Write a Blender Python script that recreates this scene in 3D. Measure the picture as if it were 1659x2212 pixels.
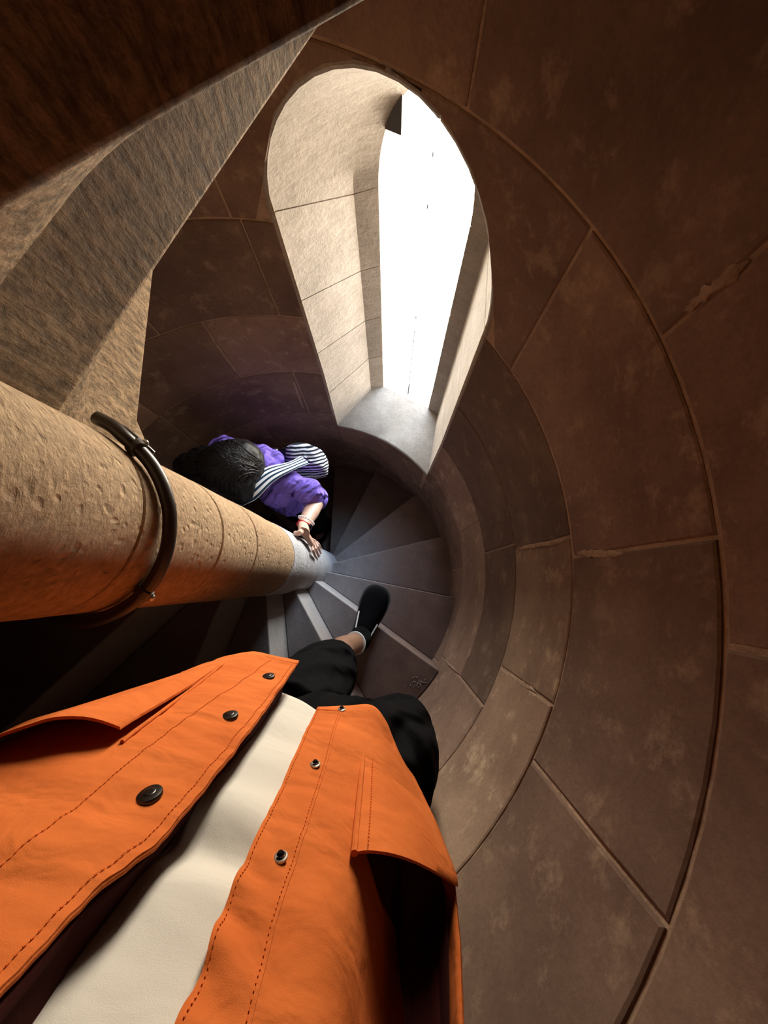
import bpy, bmesh, math, random
from math import sin, cos, pi, radians, sqrt, atan2, degrees
from mathutils import Vector, Matrix, noise

for _o in list(bpy.data.objects):
    bpy.data.objects.remove(_o)
SC = bpy.context.scene
COL = SC.collection
rng = random.Random(7)

# ------------------------------------------------------------------ camera
FPX, TILT, ROLL = 812.0, radians(10.763), radians(-3.401)
CAMZ = 1.7916                                   # lens above the tread the front foot stands on
CAM = Vector((0.3954, -0.0997, CAMZ))           # newel axis is the z axis
_R = Vector((1, 0, 0)); _U = Vector((0, cos(TILT), sin(TILT))); CF = Vector((0, sin(TILT), -cos(TILT)))
CR = _R * cos(ROLL) + _U * sin(ROLL)
CU = _U * cos(ROLL) - _R * sin(ROLL)
cd = bpy.data.cameras.new('camera')
cd.sensor_fit = 'VERTICAL'; cd.sensor_height = 36.0
cd.lens = FPX / 2212 * 36.0
cd.clip_start = 0.01; cd.clip_end = 200
cam = bpy.data.objects.new('camera', cd); COL.objects.link(cam)
M = Matrix((CR, CU, -CF)).transposed().to_4x4(); M.translation = CAM
cam.matrix_world = M
SC.camera = cam

# ------------------------------------------------------------------ world (overcast sky above sunlit ground outside the slit window)
w = bpy.data.worlds.new('world'); SC.world = w; w.use_nodes = True
nt = w.node_tree; nt.nodes.clear()
out = nt.nodes.new('ShaderNodeOutputWorld'); bg = nt.nodes.new('ShaderNodeBackground')
tc = nt.nodes.new('ShaderNodeTexCoord'); sx = nt.nodes.new('ShaderNodeSeparateXYZ')
mr = nt.nodes.new('ShaderNodeMapRange'); mr.inputs['From Min'].default_value = -0.5; mr.inputs['From Max'].default_value = 0.5
cr = nt.nodes.new('ShaderNodeValToRGB')
cr.color_ramp.elements[0].position = 0.0; cr.color_ramp.elements[0].color = (1.0, 0.87, 0.72, 1)
cr.color_ramp.elements[1].position = 1.0; cr.color_ramp.elements[1].color = (0.24, 0.31, 0.44, 1)
_e = cr.color_ramp.elements.new(0.52); _e.color = (0.68, 0.67, 0.64, 1)
nt.links.new(tc.outputs['Generated'], sx.inputs[0]); nt.links.new(sx.outputs['Z'], mr.inputs['Value'])
nt.links.new(mr.outputs[0], cr.inputs['Fac']); nt.links.new(cr.outputs['Color'], bg.inputs['Color'])
nt.links.new(bg.outputs[0], out.inputs['Surface'])
bg.inputs['Strength'].default_value = 56.0

SC.view_settings.view_transform = 'Standard'
SC.view_settings.look = 'None'
SC.view_settings.gamma = 1.0
SC.view_settings.exposure = 0.0
SC.view_settings.use_curve_mapping = False
SC.cycles.use_denoising = True
SC.cycles.max_bounces = 8; SC.cycles.diffuse_bounces = 3
SC.cycles.sample_clamp_indirect = 8.0

# ------------------------------------------------------------------ helpers
def at_depth(x, y, D):
    """point seen at pixel (x, y) that lies D metres below the lens"""
    d = CR * (x - 829.5) + CU * (1106 - y) + CF * FPX
    return CAM + d * (D / -d.z)
def body(x, y, z):
    """torso frame: right, front, down (metres from the lens, leaning with the torso)"""
    return CAM + CR * x + CU * y + CF * z
def polar(r, az, z):
    a = radians(az); return Vector((r * cos(a), r * sin(a), z))
def lerp(a, b, t): return a + (b - a) * t
def finish(me, mat, smooth=True, sharp=35):
    me.materials.append(mat)
    if smooth:
        me.polygons.foreach_set('use_smooth', [True] * len(me.polygons))
        me.set_sharp_from_angle(angle=radians(sharp))
    me.update()
def link(name, me, parent=None):
    o = bpy.data.objects.new(name, me); COL.objects.link(o)
    if parent is not None: o.parent = parent
    return o
def mesh(name, vs, fs, mat, parent=None, smooth=True, sharp=35, fix=True):
    me = bpy.data.meshes.new(name); me.from_pydata([tuple(v) for v in vs], [], fs)
    if fix:
        bm = bmesh.new(); bm.from_mesh(me); bmesh.ops.recalc_face_normals(bm, faces=bm.faces[:]); bm.to_mesh(me); bm.free()
    finish(me, mat, smooth, sharp)
    return link(name, me, parent)
def empty(name, loc=(0, 0, 0), parent=None):
    o = bpy.data.objects.new(name, None); COL.objects.link(o); o.location = loc; o.empty_display_size = 0.1
    if parent: o.parent = parent
    return o
def tag(o, label=None, cat=None, group=None, kind=None):
    if label: o['label'] = label
    if cat: o['category'] = cat
    if group: o['group'] = group
    if kind: o['kind'] = kind
    return o
class MB:
    """collects shapes into one mesh"""
    def __init__(s): s.v = []; s.f = []
    def add(s, vs, fs):
        n = len(s.v); s.v += [Vector(v) for v in vs]; s.f += [tuple(i + n for i in f) for f in fs]
    def grid(s, rows, closed=False):
        n = len(rows[0]); vs = [p for r in rows for p in r]; fs = []
        for i in range(len(rows) - 1):
            for j in range(n if closed else n - 1):
                k = (j + 1) % n
                fs.append((i * n + j, i * n + k, (i + 1) * n + k, (i + 1) * n + j))
        s.add(vs, fs)
    def slab(s, A, B):
        """closed solid between two equal grids of points"""
        n, m = len(A), len(A[0]); off = n * m
        vs = [p for r in A for p in r] + [p for r in B for p in r]; fs = []
        for i in range(n - 1):
            for j in range(m - 1):
                a = i * m + j
                fs.append((a, a + 1, a + m + 1, a + m)); fs.append((off + a, off + a + m, off + a + m + 1, off + a + 1))
        for j in range(m - 1):
            fs.append((j, off + j, off + j + 1, j + 1)); a = (n - 1) * m + j; fs.append((a, a + 1, off + a + 1, off + a))
        for i in range(n - 1):
            a = i * m; fs.append((a, a + m, off + a + m, off + a)); a = i * m + m - 1; fs.append((a, off + a, off + a + m, a + m))
        s.add(vs, fs)
    def tube(s, pts, rad, n=16, caps=True, flat=None):
        """tapered tube along points; rad = number or list of number / (ru, rv)"""
        pts = [Vector(p) for p in pts]; m = len(pts)
        if not isinstance(rad, (list, tuple)): rad = [rad] * m
        t0 = (pts[1] - pts[0]).normalized()
        up = Vector(flat) if flat is not None else (Vector((0, 0, 1)) if abs(t0.z) < 0.9 else Vector((1, 0, 0)))
        u = (up - t0 * up.dot(t0)).normalized(); rows = []
        for i in range(m):
            t = (pts[min(i + 1, m - 1)] - pts[max(i - 1, 0)]).normalized()
            u = (u - t * u.dot(t)).normalized(); v = t.cross(u)
            r = rad[i]; ru, rv = (r if isinstance(r, (tuple, list)) else (r, r))
            rows.append([pts[i] + u * ru * cos(2 * pi * k / n) + v * rv * sin(2 * pi * k / n) for k in range(n)])
        b = len(s.v); s.grid(rows, closed=True)
        if caps:
            s.f.append(tuple(b + k for k in reversed(range(n)))); e = b + (m - 1) * n; s.f.append(tuple(e + k for k in range(n)))
    def ball(s, c, r, rot=None, n=16, m=10):
        if not isinstance(r, (tuple, list)): r = (r, r, r)
        c = Vector(c); rows = []
        for i in range(1, m):
            th = pi * i / m
            row = []
            for k in range(n):
                p = Vector((r[0] * sin(th) * cos(2 * pi * k / n), r[1] * sin(th) * sin(2 * pi * k / n), r[2] * cos(th)))
                row.append(c + (rot @ p if rot else p))
            rows.append(row)
        b = len(s.v); s.grid(rows, closed=True)
        t = Vector((0, 0, r[2])); t = rot @ t if rot else t
        i0 = len(s.v); s.v += [c + t, c - t]
        for k in range(n):
            s.f.append((i0, b + k, b + (k + 1) % n)); e = b + (m - 2) * n; s.f.append((i0 + 1, e + (k + 1) % n, e + k))
    def build(s, name, mat, parent=None, smooth=True, sharp=35, fix=True):
        return mesh(name, s.v, s.f, mat, parent, smooth, sharp, fix)
def remesh(o, voxel, smooth=4, disp=None):
    m = o.modifiers.new('remesh', 'REMESH'); m.mode = 'VOXEL'; m.voxel_size = voxel; m.use_smooth_shade = True
    if smooth:
        m = o.modifiers.new('smooth', 'SMOOTH'); m.iterations = smooth; m.factor = 0.5
    if disp:
        tx = bpy.data.textures.new('folds', 'CLOUDS'); tx.noise_scale = disp[1]; tx.noise_depth = 1
        m = o.modifiers.new('folds', 'DISPLACE'); m.texture = tx; m.strength = disp[0]; m.texture_coords = 'GLOBAL'
def spline(pts, n):
    """Catmull-Rom through points"""
    pts = [Vector(p) for p in pts]; P = [pts[0] * 2 - pts[1]] + pts + [pts[-1] * 2 - pts[-2]]
    res = []; m = len(pts) - 1
    for i in range(n + 1):
        s = i / n * m; k = min(int(s), m - 1); t = s - k
        a, b, c, d = P[k], P[k + 1], P[k + 2], P[k + 3]
        res.append(0.5 * ((2 * b) + (c - a) * t + (2 * a - 5 * b + 4 * c - d) * t * t + (3 * b - a - 3 * c + d) * t ** 3))
    return res

# ------------------------------------------------------------------ materials
def mat_base(name):
    m = bpy.data.materials.new(name); m.use_nodes = True
    nt = m.node_tree; b = nt.nodes['Principled BSDF']
    return m, nt, b
def add(nt, t, **kw):
    n = nt.nodes.new(t)
    for k, v in kw.items(): setattr(n, k, v)
    return n
def stone(name, c1, c2, c3, scale=3.0, bump=0.25, fine=90.0, rough=0.85, tint=0.25, marks=None, pits=0.0, patch=0.5, grain=0.18, outer_tint=None):
    m, nt, b = mat_base(name); L = nt.links.new
    tc = add(nt, 'ShaderNodeTexCoord')
    n1 = add(nt, 'ShaderNodeTexNoise'); n1.inputs['Scale'].default_value = scale; n1.inputs['Detail'].default_value = 6; n1.inputs['Roughness'].default_value = 0.62
    L(tc.outputs['Object'], n1.inputs['Vector'])
    r1 = add(nt, 'ShaderNodeValToRGB'); r1.color_ramp.elements[0].position = 0.35; r1.color_ramp.elements[1].position = 0.68
    r1.color_ramp.elements[0].color = (*c1, 1); r1.color_ramp.elements[1].color = (*c2, 1); L(n1.outputs['Fac'], r1.inputs['Fac'])
    n2 = add(nt, 'ShaderNodeTexNoise'); n2.inputs['Scale'].default_value = scale * 3.3; n2.inputs['Detail'].default_value = 8; n2.inputs['Roughness'].default_value = 0.7
    L(tc.outputs['Object'], n2.inputs['Vector'])
    r2 = add(nt, 'ShaderNodeValToRGB'); r2.color_ramp.elements[0].position = patch; r2.color_ramp.elements[1].position = patch + 0.2
    r2.color_ramp.elements[0].color = (0, 0, 0, 1); r2.color_ramp.elements[1].color = (1, 1, 1, 1); L(n2.outputs['Fac'], r2.inputs['Fac'])
    mx = add(nt, 'ShaderNodeMixRGB'); L(r2.outputs['Color'], mx.inputs['Fac']); L(r1.outputs['Color'], mx.inputs['Color1']); mx.inputs['Color2'].default_value = (*c3, 1)
    oi = add(nt, 'ShaderNodeObjectInfo'); mp = add(nt, 'ShaderNodeMapRange'); mp.inputs['To Min'].default_value = 1 - tint; mp.inputs['To Max'].default_value = 1 + tint * 0.6
    L(oi.outputs['Random'], mp.inputs['Value'])
    mu = add(nt, 'ShaderNodeMixRGB', blend_type='MULTIPLY'); mu.inputs['Fac'].default_value = 1; L(mx.outputs['Color'], mu.inputs['Color1']); L(mp.outputs[0], mu.inputs['Color2'])
    mo = add(nt, 'ShaderNodeMixRGB', blend_type='MULTIPLY'); mo.inputs['Fac'].default_value = 1; L(mu.outputs['Color'], mo.inputs['Color1']); L(oi.outputs['Color'], mo.inputs['Color2']); mu = mo
    n3 = add(nt, 'ShaderNodeTexNoise'); n3.inputs['Scale'].default_value = fine; n3.inputs['Detail'].default_value = 8; n3.inputs['Roughness'].default_value = 0.72; L(tc.outputs['Object'], n3.inputs['Vector'])
    h = n3.outputs['Fac']
    gr = add(nt, 'ShaderNodeMapRange'); gr.inputs['From Min'].default_value = 0.3; gr.inputs['From Max'].default_value = 0.7; gr.inputs['To Min'].default_value = 1 - grain; gr.inputs['To Max'].default_value = 1 + grain * .7; L(n3.outputs['Fac'], gr.inputs['Value'])
    mg = add(nt, 'ShaderNodeMixRGB', blend_type='MULTIPLY'); mg.inputs['Fac'].default_value = 1; L(mu.outputs['Color'], mg.inputs['Color1']); L(gr.outputs[0], mg.inputs['Color2']); mu = mg
    if marks:
        mpg = add(nt, 'ShaderNodeMapping'); mpg.inputs['Scale'].default_value = marks[:3]; L(tc.outputs['Object'], mpg.inputs['Vector'])
        n4 = add(nt, 'ShaderNodeTexNoise'); n4.inputs['Scale'].default_value = 1.0; n4.inputs['Detail'].default_value = 4; n4.inputs['Roughness'].default_value = 0.6; n4.inputs['Distortion'].default_value = 0.15; L(mpg.outputs[0], n4.inputs['Vector'])
        ma = add(nt, 'ShaderNodeMath', operation='MULTIPLY_ADD'); ma.inputs[1].default_value = marks[3]; L(n4.outputs['Fac'], ma.inputs[0]); L(h, ma.inputs[2]); h = ma.outputs[0]
        # the hollows of the tool marks are coloured darker
        rr = add(nt, 'ShaderNodeMapRange'); rr.inputs['From Min'].default_value = 0.35; rr.inputs['From Max'].default_value = 0.62; rr.inputs['To Min'].default_value = 1 - marks[4]; L(n4.outputs['Fac'], rr.inputs['Value'])
        m2 = add(nt, 'ShaderNodeMixRGB', blend_type='MULTIPLY'); m2.inputs['Fac'].default_value = 1; L(mu.outputs['Color'], m2.inputs['Color1']); L(rr.outputs[0], m2.inputs['Color2']); mu = m2
    ma = add(nt, 'ShaderNodeMath', operation='MULTIPLY_ADD'); ma.inputs[1].default_value = 1.5; L(n2.outputs['Fac'], ma.inputs[0]); L(h, ma.inputs[2]); h = ma.outputs[0]
    if pits:
        vo = add(nt, 'ShaderNodeTexVoronoi'); vo.inputs['Scale'].default_value = pits
        nz = add(nt, 'ShaderNodeTexNoise'); nz.inputs['Scale'].default_value = pits * 0.5; L(tc.outputs['Object'], nz.inputs['Vector'])
        mv = add(nt, 'ShaderNodeVectorMath', operation='MULTIPLY_ADD'); mv.inputs[1].default_value = (0.03,) * 3; L(nz.outputs['Color'], mv.inputs[0]); L(tc.outputs['Object'], mv.inputs[2]); L(mv.outputs[0], vo.inputs['Vector'])
        pr = add(nt, 'ShaderNodeMapRange'); pr.inputs['From Min'].default_value = 0.08; pr.inputs['From Max'].default_value = 0.34; L(vo.outputs['Distance'], pr.inputs['Value'])
        ma = add(nt, 'ShaderNodeMath', operation='MULTIPLY_ADD'); ma.inputs[1].default_value = 0.9; L(pr.outputs[0], ma.inputs[0]); L(h, ma.inputs[2]); h = ma.outputs[0]
    if outer_tint:  # multiplies the colour browner away from the stair axis
        sp = add(nt, 'ShaderNodeSeparateXYZ'); cb = add(nt, 'ShaderNodeCombineXYZ'); L(tc.outputs['Object'], sp.inputs[0]); L(sp.outputs['X'], cb.inputs['X']); L(sp.outputs['Y'], cb.inputs['Y'])
        ln_ = add(nt, 'ShaderNodeVectorMath', operation='LENGTH'); L(cb.outputs[0], ln_.inputs[0]); n5 = add(nt, 'ShaderNodeMath', operation='MULTIPLY_ADD'); n5.inputs[1].default_value = 0.3; L(n1.outputs['Fac'], n5.inputs[0]); L(ln_.outputs['Value'], n5.inputs[2])
        rd = add(nt, 'ShaderNodeMapRange', interpolation_type='SMOOTHSTEP'); rd.inputs['From Min'].default_value = outer_tint[1]; rd.inputs['From Max'].default_value = outer_tint[2]; L(n5.outputs[0], rd.inputs['Value'])
        md = add(nt, 'ShaderNodeMixRGB', blend_type='MULTIPLY'); L(rd.outputs[0], md.inputs['Fac']); L(mu.outputs['Color'], md.inputs['Color1']); md.inputs['Color2'].default_value = (*outer_tint[0], 1); mu = md
    bp = add(nt, 'ShaderNodeBump'); bp.inputs['Strength'].default_value = bump; bp.inputs['Distance'].default_value = 0.006; L(h, bp.inputs['Height'])
    L(mu.outputs['Color'], b.inputs['Base Color']); L(bp.outputs[0], b.inputs['Normal']); b.inputs['Roughness'].default_value = rough
    b.inputs['Specular IOR Level'].default_value = 0.25
    return m
def cloth(name, c, c2=None, scale=12, weave=900, bump=0.3, rough=0.9, folds=0.0, fscale=(6, 6, 6), spec=0.12, wave=None):
    m, nt, b = mat_base(name); L = nt.links.new
    tc = add(nt, 'ShaderNodeTexCoord'); n1 = add(nt, 'ShaderNodeTexNoise'); n1.inputs['Scale'].default_value = scale; n1.inputs['Detail'].default_value = 5
    L(tc.outputs['Object'], n1.inputs['Vector'])
    mx = add(nt, 'ShaderNodeMixRGB'); L(n1.outputs['Fac'], mx.inputs['Fac']); mx.inputs['Color1'].default_value = (*c, 1); mx.inputs['Color2'].default_value = (*(c2 or c), 1)
    L(mx.outputs[0], b.inputs['Base Color']); b.inputs['Roughness'].default_value = rough; b.inputs['Specular IOR Level'].default_value = spec
    n2 = add(nt, 'ShaderNodeTexNoise'); n2.inputs['Scale'].default_value = weave; n2.inputs['Detail'].default_value = 2; L(tc.outputs['Object'], n2.inputs['Vector'])
    bp = add(nt, 'ShaderNodeBump'); bp.inputs['Strength'].default_value = bump; bp.inputs['Distance'].default_value = 0.001; L(n2.outputs['Fac'], bp.inputs['Height'])
    if folds:
        mp = add(nt, 'ShaderNodeMapping'); mp.inputs['Scale'].default_value = fscale; L(tc.outputs['Object'], mp.inputs['Vector'])
        n3 = add(nt, 'ShaderNodeTexNoise'); n3.inputs['Scale'].default_value = 1; n3.inputs['Detail'].default_value = 3; n3.inputs['Distortion'].default_value = 0.4; L(mp.outputs[0], n3.inputs['Vector'])
        b2 = add(nt, 'ShaderNodeBump'); b2.inputs['Strength'].default_value = folds; b2.inputs['Distance'].default_value = 0.02; L(n3.outputs['Fac'], b2.inputs['Height']); L(bp.outputs[0], b2.inputs['Normal'])
        nrm_ = b2.outputs[0]
        if wave:
            mw = add(nt, 'ShaderNodeMapping'); mw.inputs['Rotation'].default_value = wave[0]; L(tc.outputs['Object'], mw.inputs['Vector'])
            ww = add(nt, 'ShaderNodeTexWave'); ww.inputs['Scale'].default_value = wave[1]; ww.inputs['Distortion'].default_value = wave[2]; ww.inputs['Detail'].default_value = 2; ww.inputs['Detail Scale'].default_value = 1.3; L(mw.outputs[0], ww.inputs['Vector'])
            b3 = add(nt, 'ShaderNodeBump'); b3.inputs['Strength'].default_value = wave[3]; b3.inputs['Distance'].default_value = wave[4]; L(ww.outputs['Fac'], b3.inputs['Height']); L(nrm_, b3.inputs['Normal']); nrm_ = b3.outputs[0]
        L(nrm_, b.inputs['Normal'])
    else:
        L(bp.outputs[0], b.inputs['Normal'])
    return m
def plain(name, c, rough=0.5, metal=0.0, spec=0.5, sss=0.0):
    m, nt, b = mat_base(name); L = nt.links.new
    tc = add(nt, 'ShaderNodeTexCoord'); n = add(nt, 'ShaderNodeTexNoise'); n.inputs['Scale'].default_value = 30; n.inputs['Detail'].default_value = 4; L(tc.outputs['Object'], n.inputs['Vector'])
    mx = add(nt, 'ShaderNodeMixRGB'); L(n.outputs['Fac'], mx.inputs['Fac']); mx.inputs['Color1'].default_value = (*[x * 0.8 for x in c], 1); mx.inputs['Color2'].default_value = (*[min(1, x * 1.15) for x in c], 1)
    L(mx.outputs[0], b.inputs['Base Color']); b.inputs['Roughness'].default_value = rough; b.inputs['Metallic'].default_value = metal; b.inputs['Specular IOR Level'].default_value = spec
    if sss: b.inputs['Subsurface Weight'].default_value = sss; b.inputs['Subsurface Radius'].default_value = (0.02, 0.008, 0.004); b.inputs['Subsurface Scale'].default_value = 0.3
    return m
def stripes(name, ca, cb, freq, duty, axis='X', coords='UV', wob=0.0):
    m, nt, b = mat_base(name); L = nt.links.new
    tc = add(nt, 'ShaderNodeTexCoord'); sp = add(nt, 'ShaderNodeSeparateXYZ'); src = tc.outputs[coords]
    if wob:
        nz = add(nt, 'ShaderNodeTexNoise'); nz.inputs['Scale'].default_value = 18; L(src, nz.inputs['Vector'])
        va = add(nt, 'ShaderNodeVectorMath', operation='MULTIPLY_ADD'); va.inputs[1].default_value = (wob,) * 3; L(nz.outputs['Color'], va.inputs[0]); L(src, va.inputs[2]); src = va.outputs[0]
    L(src, sp.inputs[0])
    so_ = sp.outputs[axis]
    if coords == 'Object':
        ma_ = add(nt, 'ShaderNodeMath', operation='MULTIPLY_ADD'); ma_.inputs[1].default_value = 0.5; L(sp.outputs['Z'], ma_.inputs[0]); L(so_, ma_.inputs[2]); so_ = ma_.outputs[0]
    mu = add(nt, 'ShaderNodeMath', operation='MULTIPLY'); mu.inputs[1].default_value = freq; L(so_, mu.inputs[0])
    fr = add(nt, 'ShaderNodeMath', operation='FRACT'); L(mu.outputs[0], fr.inputs[0])
    gt = add(nt, 'ShaderNodeMath', operation='GREATER_THAN'); gt.inputs[1].default_value = duty; L(fr.outputs[0], gt.inputs[0])
    mx = add(nt, 'ShaderNodeMixRGB'); L(gt.outputs[0], mx.inputs['Fac']); mx.inputs['Color1'].default_value = (*ca, 1); mx.inputs['Color2'].default_value = (*cb, 1)
    L(mx.outputs[0], b.inputs['Base Color']); b.inputs['Roughness'].default_value = 0.9; b.inputs['Specular IOR Level'].default_value = 0.1
    return m

M_WALL = stone('wall_sandstone', (0.168, 0.098, 0.069), (0.285, 0.178, 0.123), (0.44, 0.30, 0.20), scale=4.5, bump=0.22, fine=140, tint=0.22, patch=0.54)
M_MORTAR = stone('lime_mortar', (0.36, 0.235, 0.155), (0.48, 0.33, 0.225), (0.22, 0.135, 0.09), scale=9, bump=0.5, fine=160, tint=0)
M_REVEAL = stone('pale_window_stone', (0.31, 0.262, 0.21), (0.40, 0.34, 0.28), (0.28, 0.235, 0.185), scale=6, bump=0.55, fine=110, tint=0.07, patch=0.56, marks=(14, 14, 60, 1.0, 0.12))
M_SILL = stone('grey_sill_stone', (0.21, 0.178, 0.138), (0.29, 0.25, 0.20), (0.23, 0.195, 0.15), scale=9, bump=0.4, fine=150, tint=0.02)
M_STEP = stone('grey_step_stone', (0.30, 0.29, 0.295), (0.40, 0.385, 0.385), (0.33, 0.31, 0.29), scale=7, bump=0.3, fine=200, tint=0.1, rough=0.75, outer_tint=((0.66, 0.46, 0.37), 0.36, 0.70))
M_VAULT_SHADE = stone('shade_dark_vault_stone', (0.045, 0.030, 0.028), (0.07, 0.047, 0.042), (0.055, 0.036, 0.033), scale=5, bump=0.5, tint=0.05)  # darkened colour stands in for shade on the highest overhead steps
M_TREAD = stone('worn_dark_tread', (0.18, 0.168, 0.17), (0.29, 0.27, 0.27), (0.23, 0.205, 0.19), scale=7, bump=0.3, fine=200, tint=0.1, rough=0.75, outer_tint=((0.66, 0.46, 0.37), 0.36, 0.70))
M_SOFFIT = stone('tooled_tan_stone', (0.31, 0.195, 0.105), (0.47, 0.325, 0.19), (0.25, 0.155, 0.08), scale=6, bump=0.9, fine=120, tint=0.04, marks=(95, 40, 30, 1.8, 0.6), grain=0.42)
M_NEWEL = stone('tan_newel_stone', (0.46, 0.305, 0.18), (0.58, 0.41, 0.255), (0.52, 0.37, 0.23), scale=5, bump=0.8, fine=110, tint=0.06, pits=58, marks=(60, 60, 130, 1.2, 0.22), grain=0.3)
M_NEWELG = stone('grey_newel_stone', (0.42, 0.42, 0.44), (0.58, 0.575, 0.59), (0.46, 0.44, 0.42), scale=8, bump=0.5, fine=150, tint=0.05, pits=60)
M_ORANGE = cloth('orange_twill', (0.48, 0.100, 0.019), (0.70, 0.182, 0.042), scale=13, weave=1400, folds=0.30, fscale=(17, 17, 26))
M_SHADE_CLOTH = cloth('shade_maroon_cloth', (0.035, 0.006, 0.005), (0.05, 0.008, 0.006))  # dark colour paints in shade inside the jacket front and right pocket
M_TEE = cloth('cream_jersey', (0.61, 0.56, 0.49), (0.67, 0.62, 0.545), scale=8, weave=1500, folds=0.25, fscale=(7, 7, 16))
M_BLACK = cloth('black_trouser', (0.005, 0.005, 0.0055), (0.008, 0.0075, 0.008), spec=0.02, wave=((0, 0.5, radians(40)), 4.5, 4.0, 0.8, 0.02), folds=0.3, fscale=(9, 9, 14))
M_SHOE = cloth('black_knit', (0.004, 0.004, 0.005), (0.006, 0.006, 0.007), spec=0.04, weave=1800)
M_SOLE = plain('dark_rubber', (0.05, 0.058, 0.056), 0.6)
M_WHITE = plain('white_trim', (0.75, 0.75, 0.74), 0.5)
M_SKIN = plain('skin', (0.62, 0.38, 0.28), 0.5, sss=0.15)
M_SKIN2 = plain('tan_skin', (0.27, 0.14, 0.085), 0.55, sss=0.1)
M_HAIR = plain('black_hair', (0.008, 0.0065, 0.0065), 0.5, spec=0.16)
M_PURPLE = cloth('purple_cotton', (0.175, 0.115, 0.50), (0.23, 0.15, 0.60), scale=14, weave=1300, folds=0.3, fscale=(26, 40, 26), wave=((0, 0, radians(53)), 11, 5.0, 0.75, 0.012))
M_STRAP = stripes('striped_strap', (0.78, 0.80, 0.80), (0.02, 0.045, 0.085), 4.0, 0.55)
M_BAG = stripes('striped_bag', (0.72, 0.73, 0.78), (0.02, 0.022, 0.035), 62.0, 0.5, axis='Y', coords='Object', wob=0.012)
M_CABLE = plain('black_cable', (0.03, 0.02, 0.014), 0.35)
M_CLAMP = plain('pale_metal', (0.55, 0.52, 0.46), 0.3, metal=0.8)
M_SNAP = plain('gunmetal', (0.07, 0.065, 0.06), 0.28, metal=0.9)
M_STUD = plain('dark_nickel', (0.05, 0.045, 0.045), 0.15, metal=0.9)
M_RED = plain('red_band', (0.75, 0.02, 0.03), 0.45)
M_GLASSBLK = plain('black_glass', (0.01, 0.01, 0.012), 0.1)
M_DARKMETAL = plain('dark_vent', (0.05, 0.045, 0.04), 0.7)
M_GRIT = plain('grit', (0.36, 0.31, 0.27), 0.8)
m, nt, b = mat_base('window_glass'); nt.nodes.remove(b)
o_ = [n for n in nt.nodes if n.type == 'OUTPUT_MATERIAL'][0]
tr = add(nt, 'ShaderNodeBsdfTransparent'); tr.inputs[0].default_value = (0.96, 0.97, 0.96, 1); gl = add(nt, 'ShaderNodeBsdfGlossy'); gl.inputs['Roughness'].default_value = 0.03
ly = add(nt, 'ShaderNodeMixShader'); ly.inputs[0].default_value = 0.05
nt.links.new(tr.outputs[0], ly.inputs[1]); nt.links.new(gl.outputs[0], ly.inputs[2]); nt.links.new(ly.outputs[0], o_.inputs[0])
M_GLASS = m
m, nt, b = mat_base('glare_pale_seam'); nt.nodes.remove(b)  # tint imitates glare washing out the glazing bar and its clips
o_ = [n for n in nt.nodes if n.type == 'OUTPUT_MATERIAL'][0]
tr = add(nt, 'ShaderNodeBsdfTransparent'); tr.inputs[0].default_value = (0.112, 0.120, 0.132, 1)
nt.links.new(tr.outputs[0], o_.inputs[0]); M_SEAM = m
M_CLIP = m.copy(); M_CLIP.name = 'glare_pale_clip'; [n for n in M_CLIP.node_tree.nodes if n.type == 'BSDF_TRANSPARENT'][0].inputs[0].default_value = (0.5, 0.5, 0.52, 1)

# ------------------------------------------------------------------ window geometry (plan points, metres from the newel axis)
AZL, AZR, AZC = 75.3, 33.3, 54.3
GL, GR = Vector((0.431, 0.906)), Vector((0.654, 0.770))
ML, MR = Vector((0.366, 0.895)), Vector((0.700, 0.735))
GN = Vector((GL.y - GR.y, GR.x - GL.x)).normalized()
GZ0, GZS, GZH = -0.01, CAMZ - 0.797, 0.237
MZS, MZH = CAMZ - 0.803, 0.263
def wall_r(z):
    return 0.75 - 0.022 * min(1, max(0, (0.43 - z) / 0.43))
def sill_z(az): return lerp(0.045, -0.01, min(1, max(0, (az - AZR) / (AZL - AZR))))
def in_spring(side): return CAMZ - (0.70 if side > 0 else 0.725)
def in_rise(side): return 0.285 if side > 0 else 0.31
def arch_z(az, e=0.0):
    c = (az - AZC) / (21.0 + degrees(e / 0.75)); s = 1 if c > 0 else -1
    return in_spring(s) + (in_rise(s) + e) * sqrt(max(0, 1 - c * c))
# stations: ('L', q) ('A', theta) ('R', q) ('S', t)
def prof(row, st, e=0.0):
    k, q = st
    if row == 'A':                                # on the round wall, opening grown by e
        eo = degrees(e / 0.75)
        if k == 'L':
            z = lerp(sill_z(AZL) - e, in_spring(1), q); az = AZL + eo
        elif k == 'R':
            z = lerp(sill_z(AZR) - e, in_spring(-1), q); az = AZR - eo
        elif k == 'A':
            s = 1 if cos(q) >= 0 else -1
            az = AZC + (21 + eo) * cos(q); z = in_spring(s) + (in_rise(s) + e) * sin(q)
        else:
            az = lerp(AZL + eo, AZR - eo, q); z = sill_z(az) - e
        return az, z
    L, R_, z0, zs, zh = (ML, MR, GZ0, MZS, MZH) if row == 'M' else (GL, GR, GZ0, GZS, GZH)
    ax = (R_ - L); ln = ax.length; ax = ax / ln; c = (L + R_) / 2; hw = ln / 2 + e
    if row == 'O': c = c + GN * 0.16; hw += 0.02; z0 = z0 - 0.16
    if k == 'L': p, z = c - ax * hw, lerp(z0 - e, zs, q)
    elif k == 'R': p, z = c + ax * hw, lerp(z0 - e, zs, q)
    elif k == 'A': p, z = c - ax * hw * cos(q), zs + (zh + e) * sin(q)
    else: p, z = c + ax * hw * (2 * q - 1), z0 - e
    return Vector((p.x, p.y, z))
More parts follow.
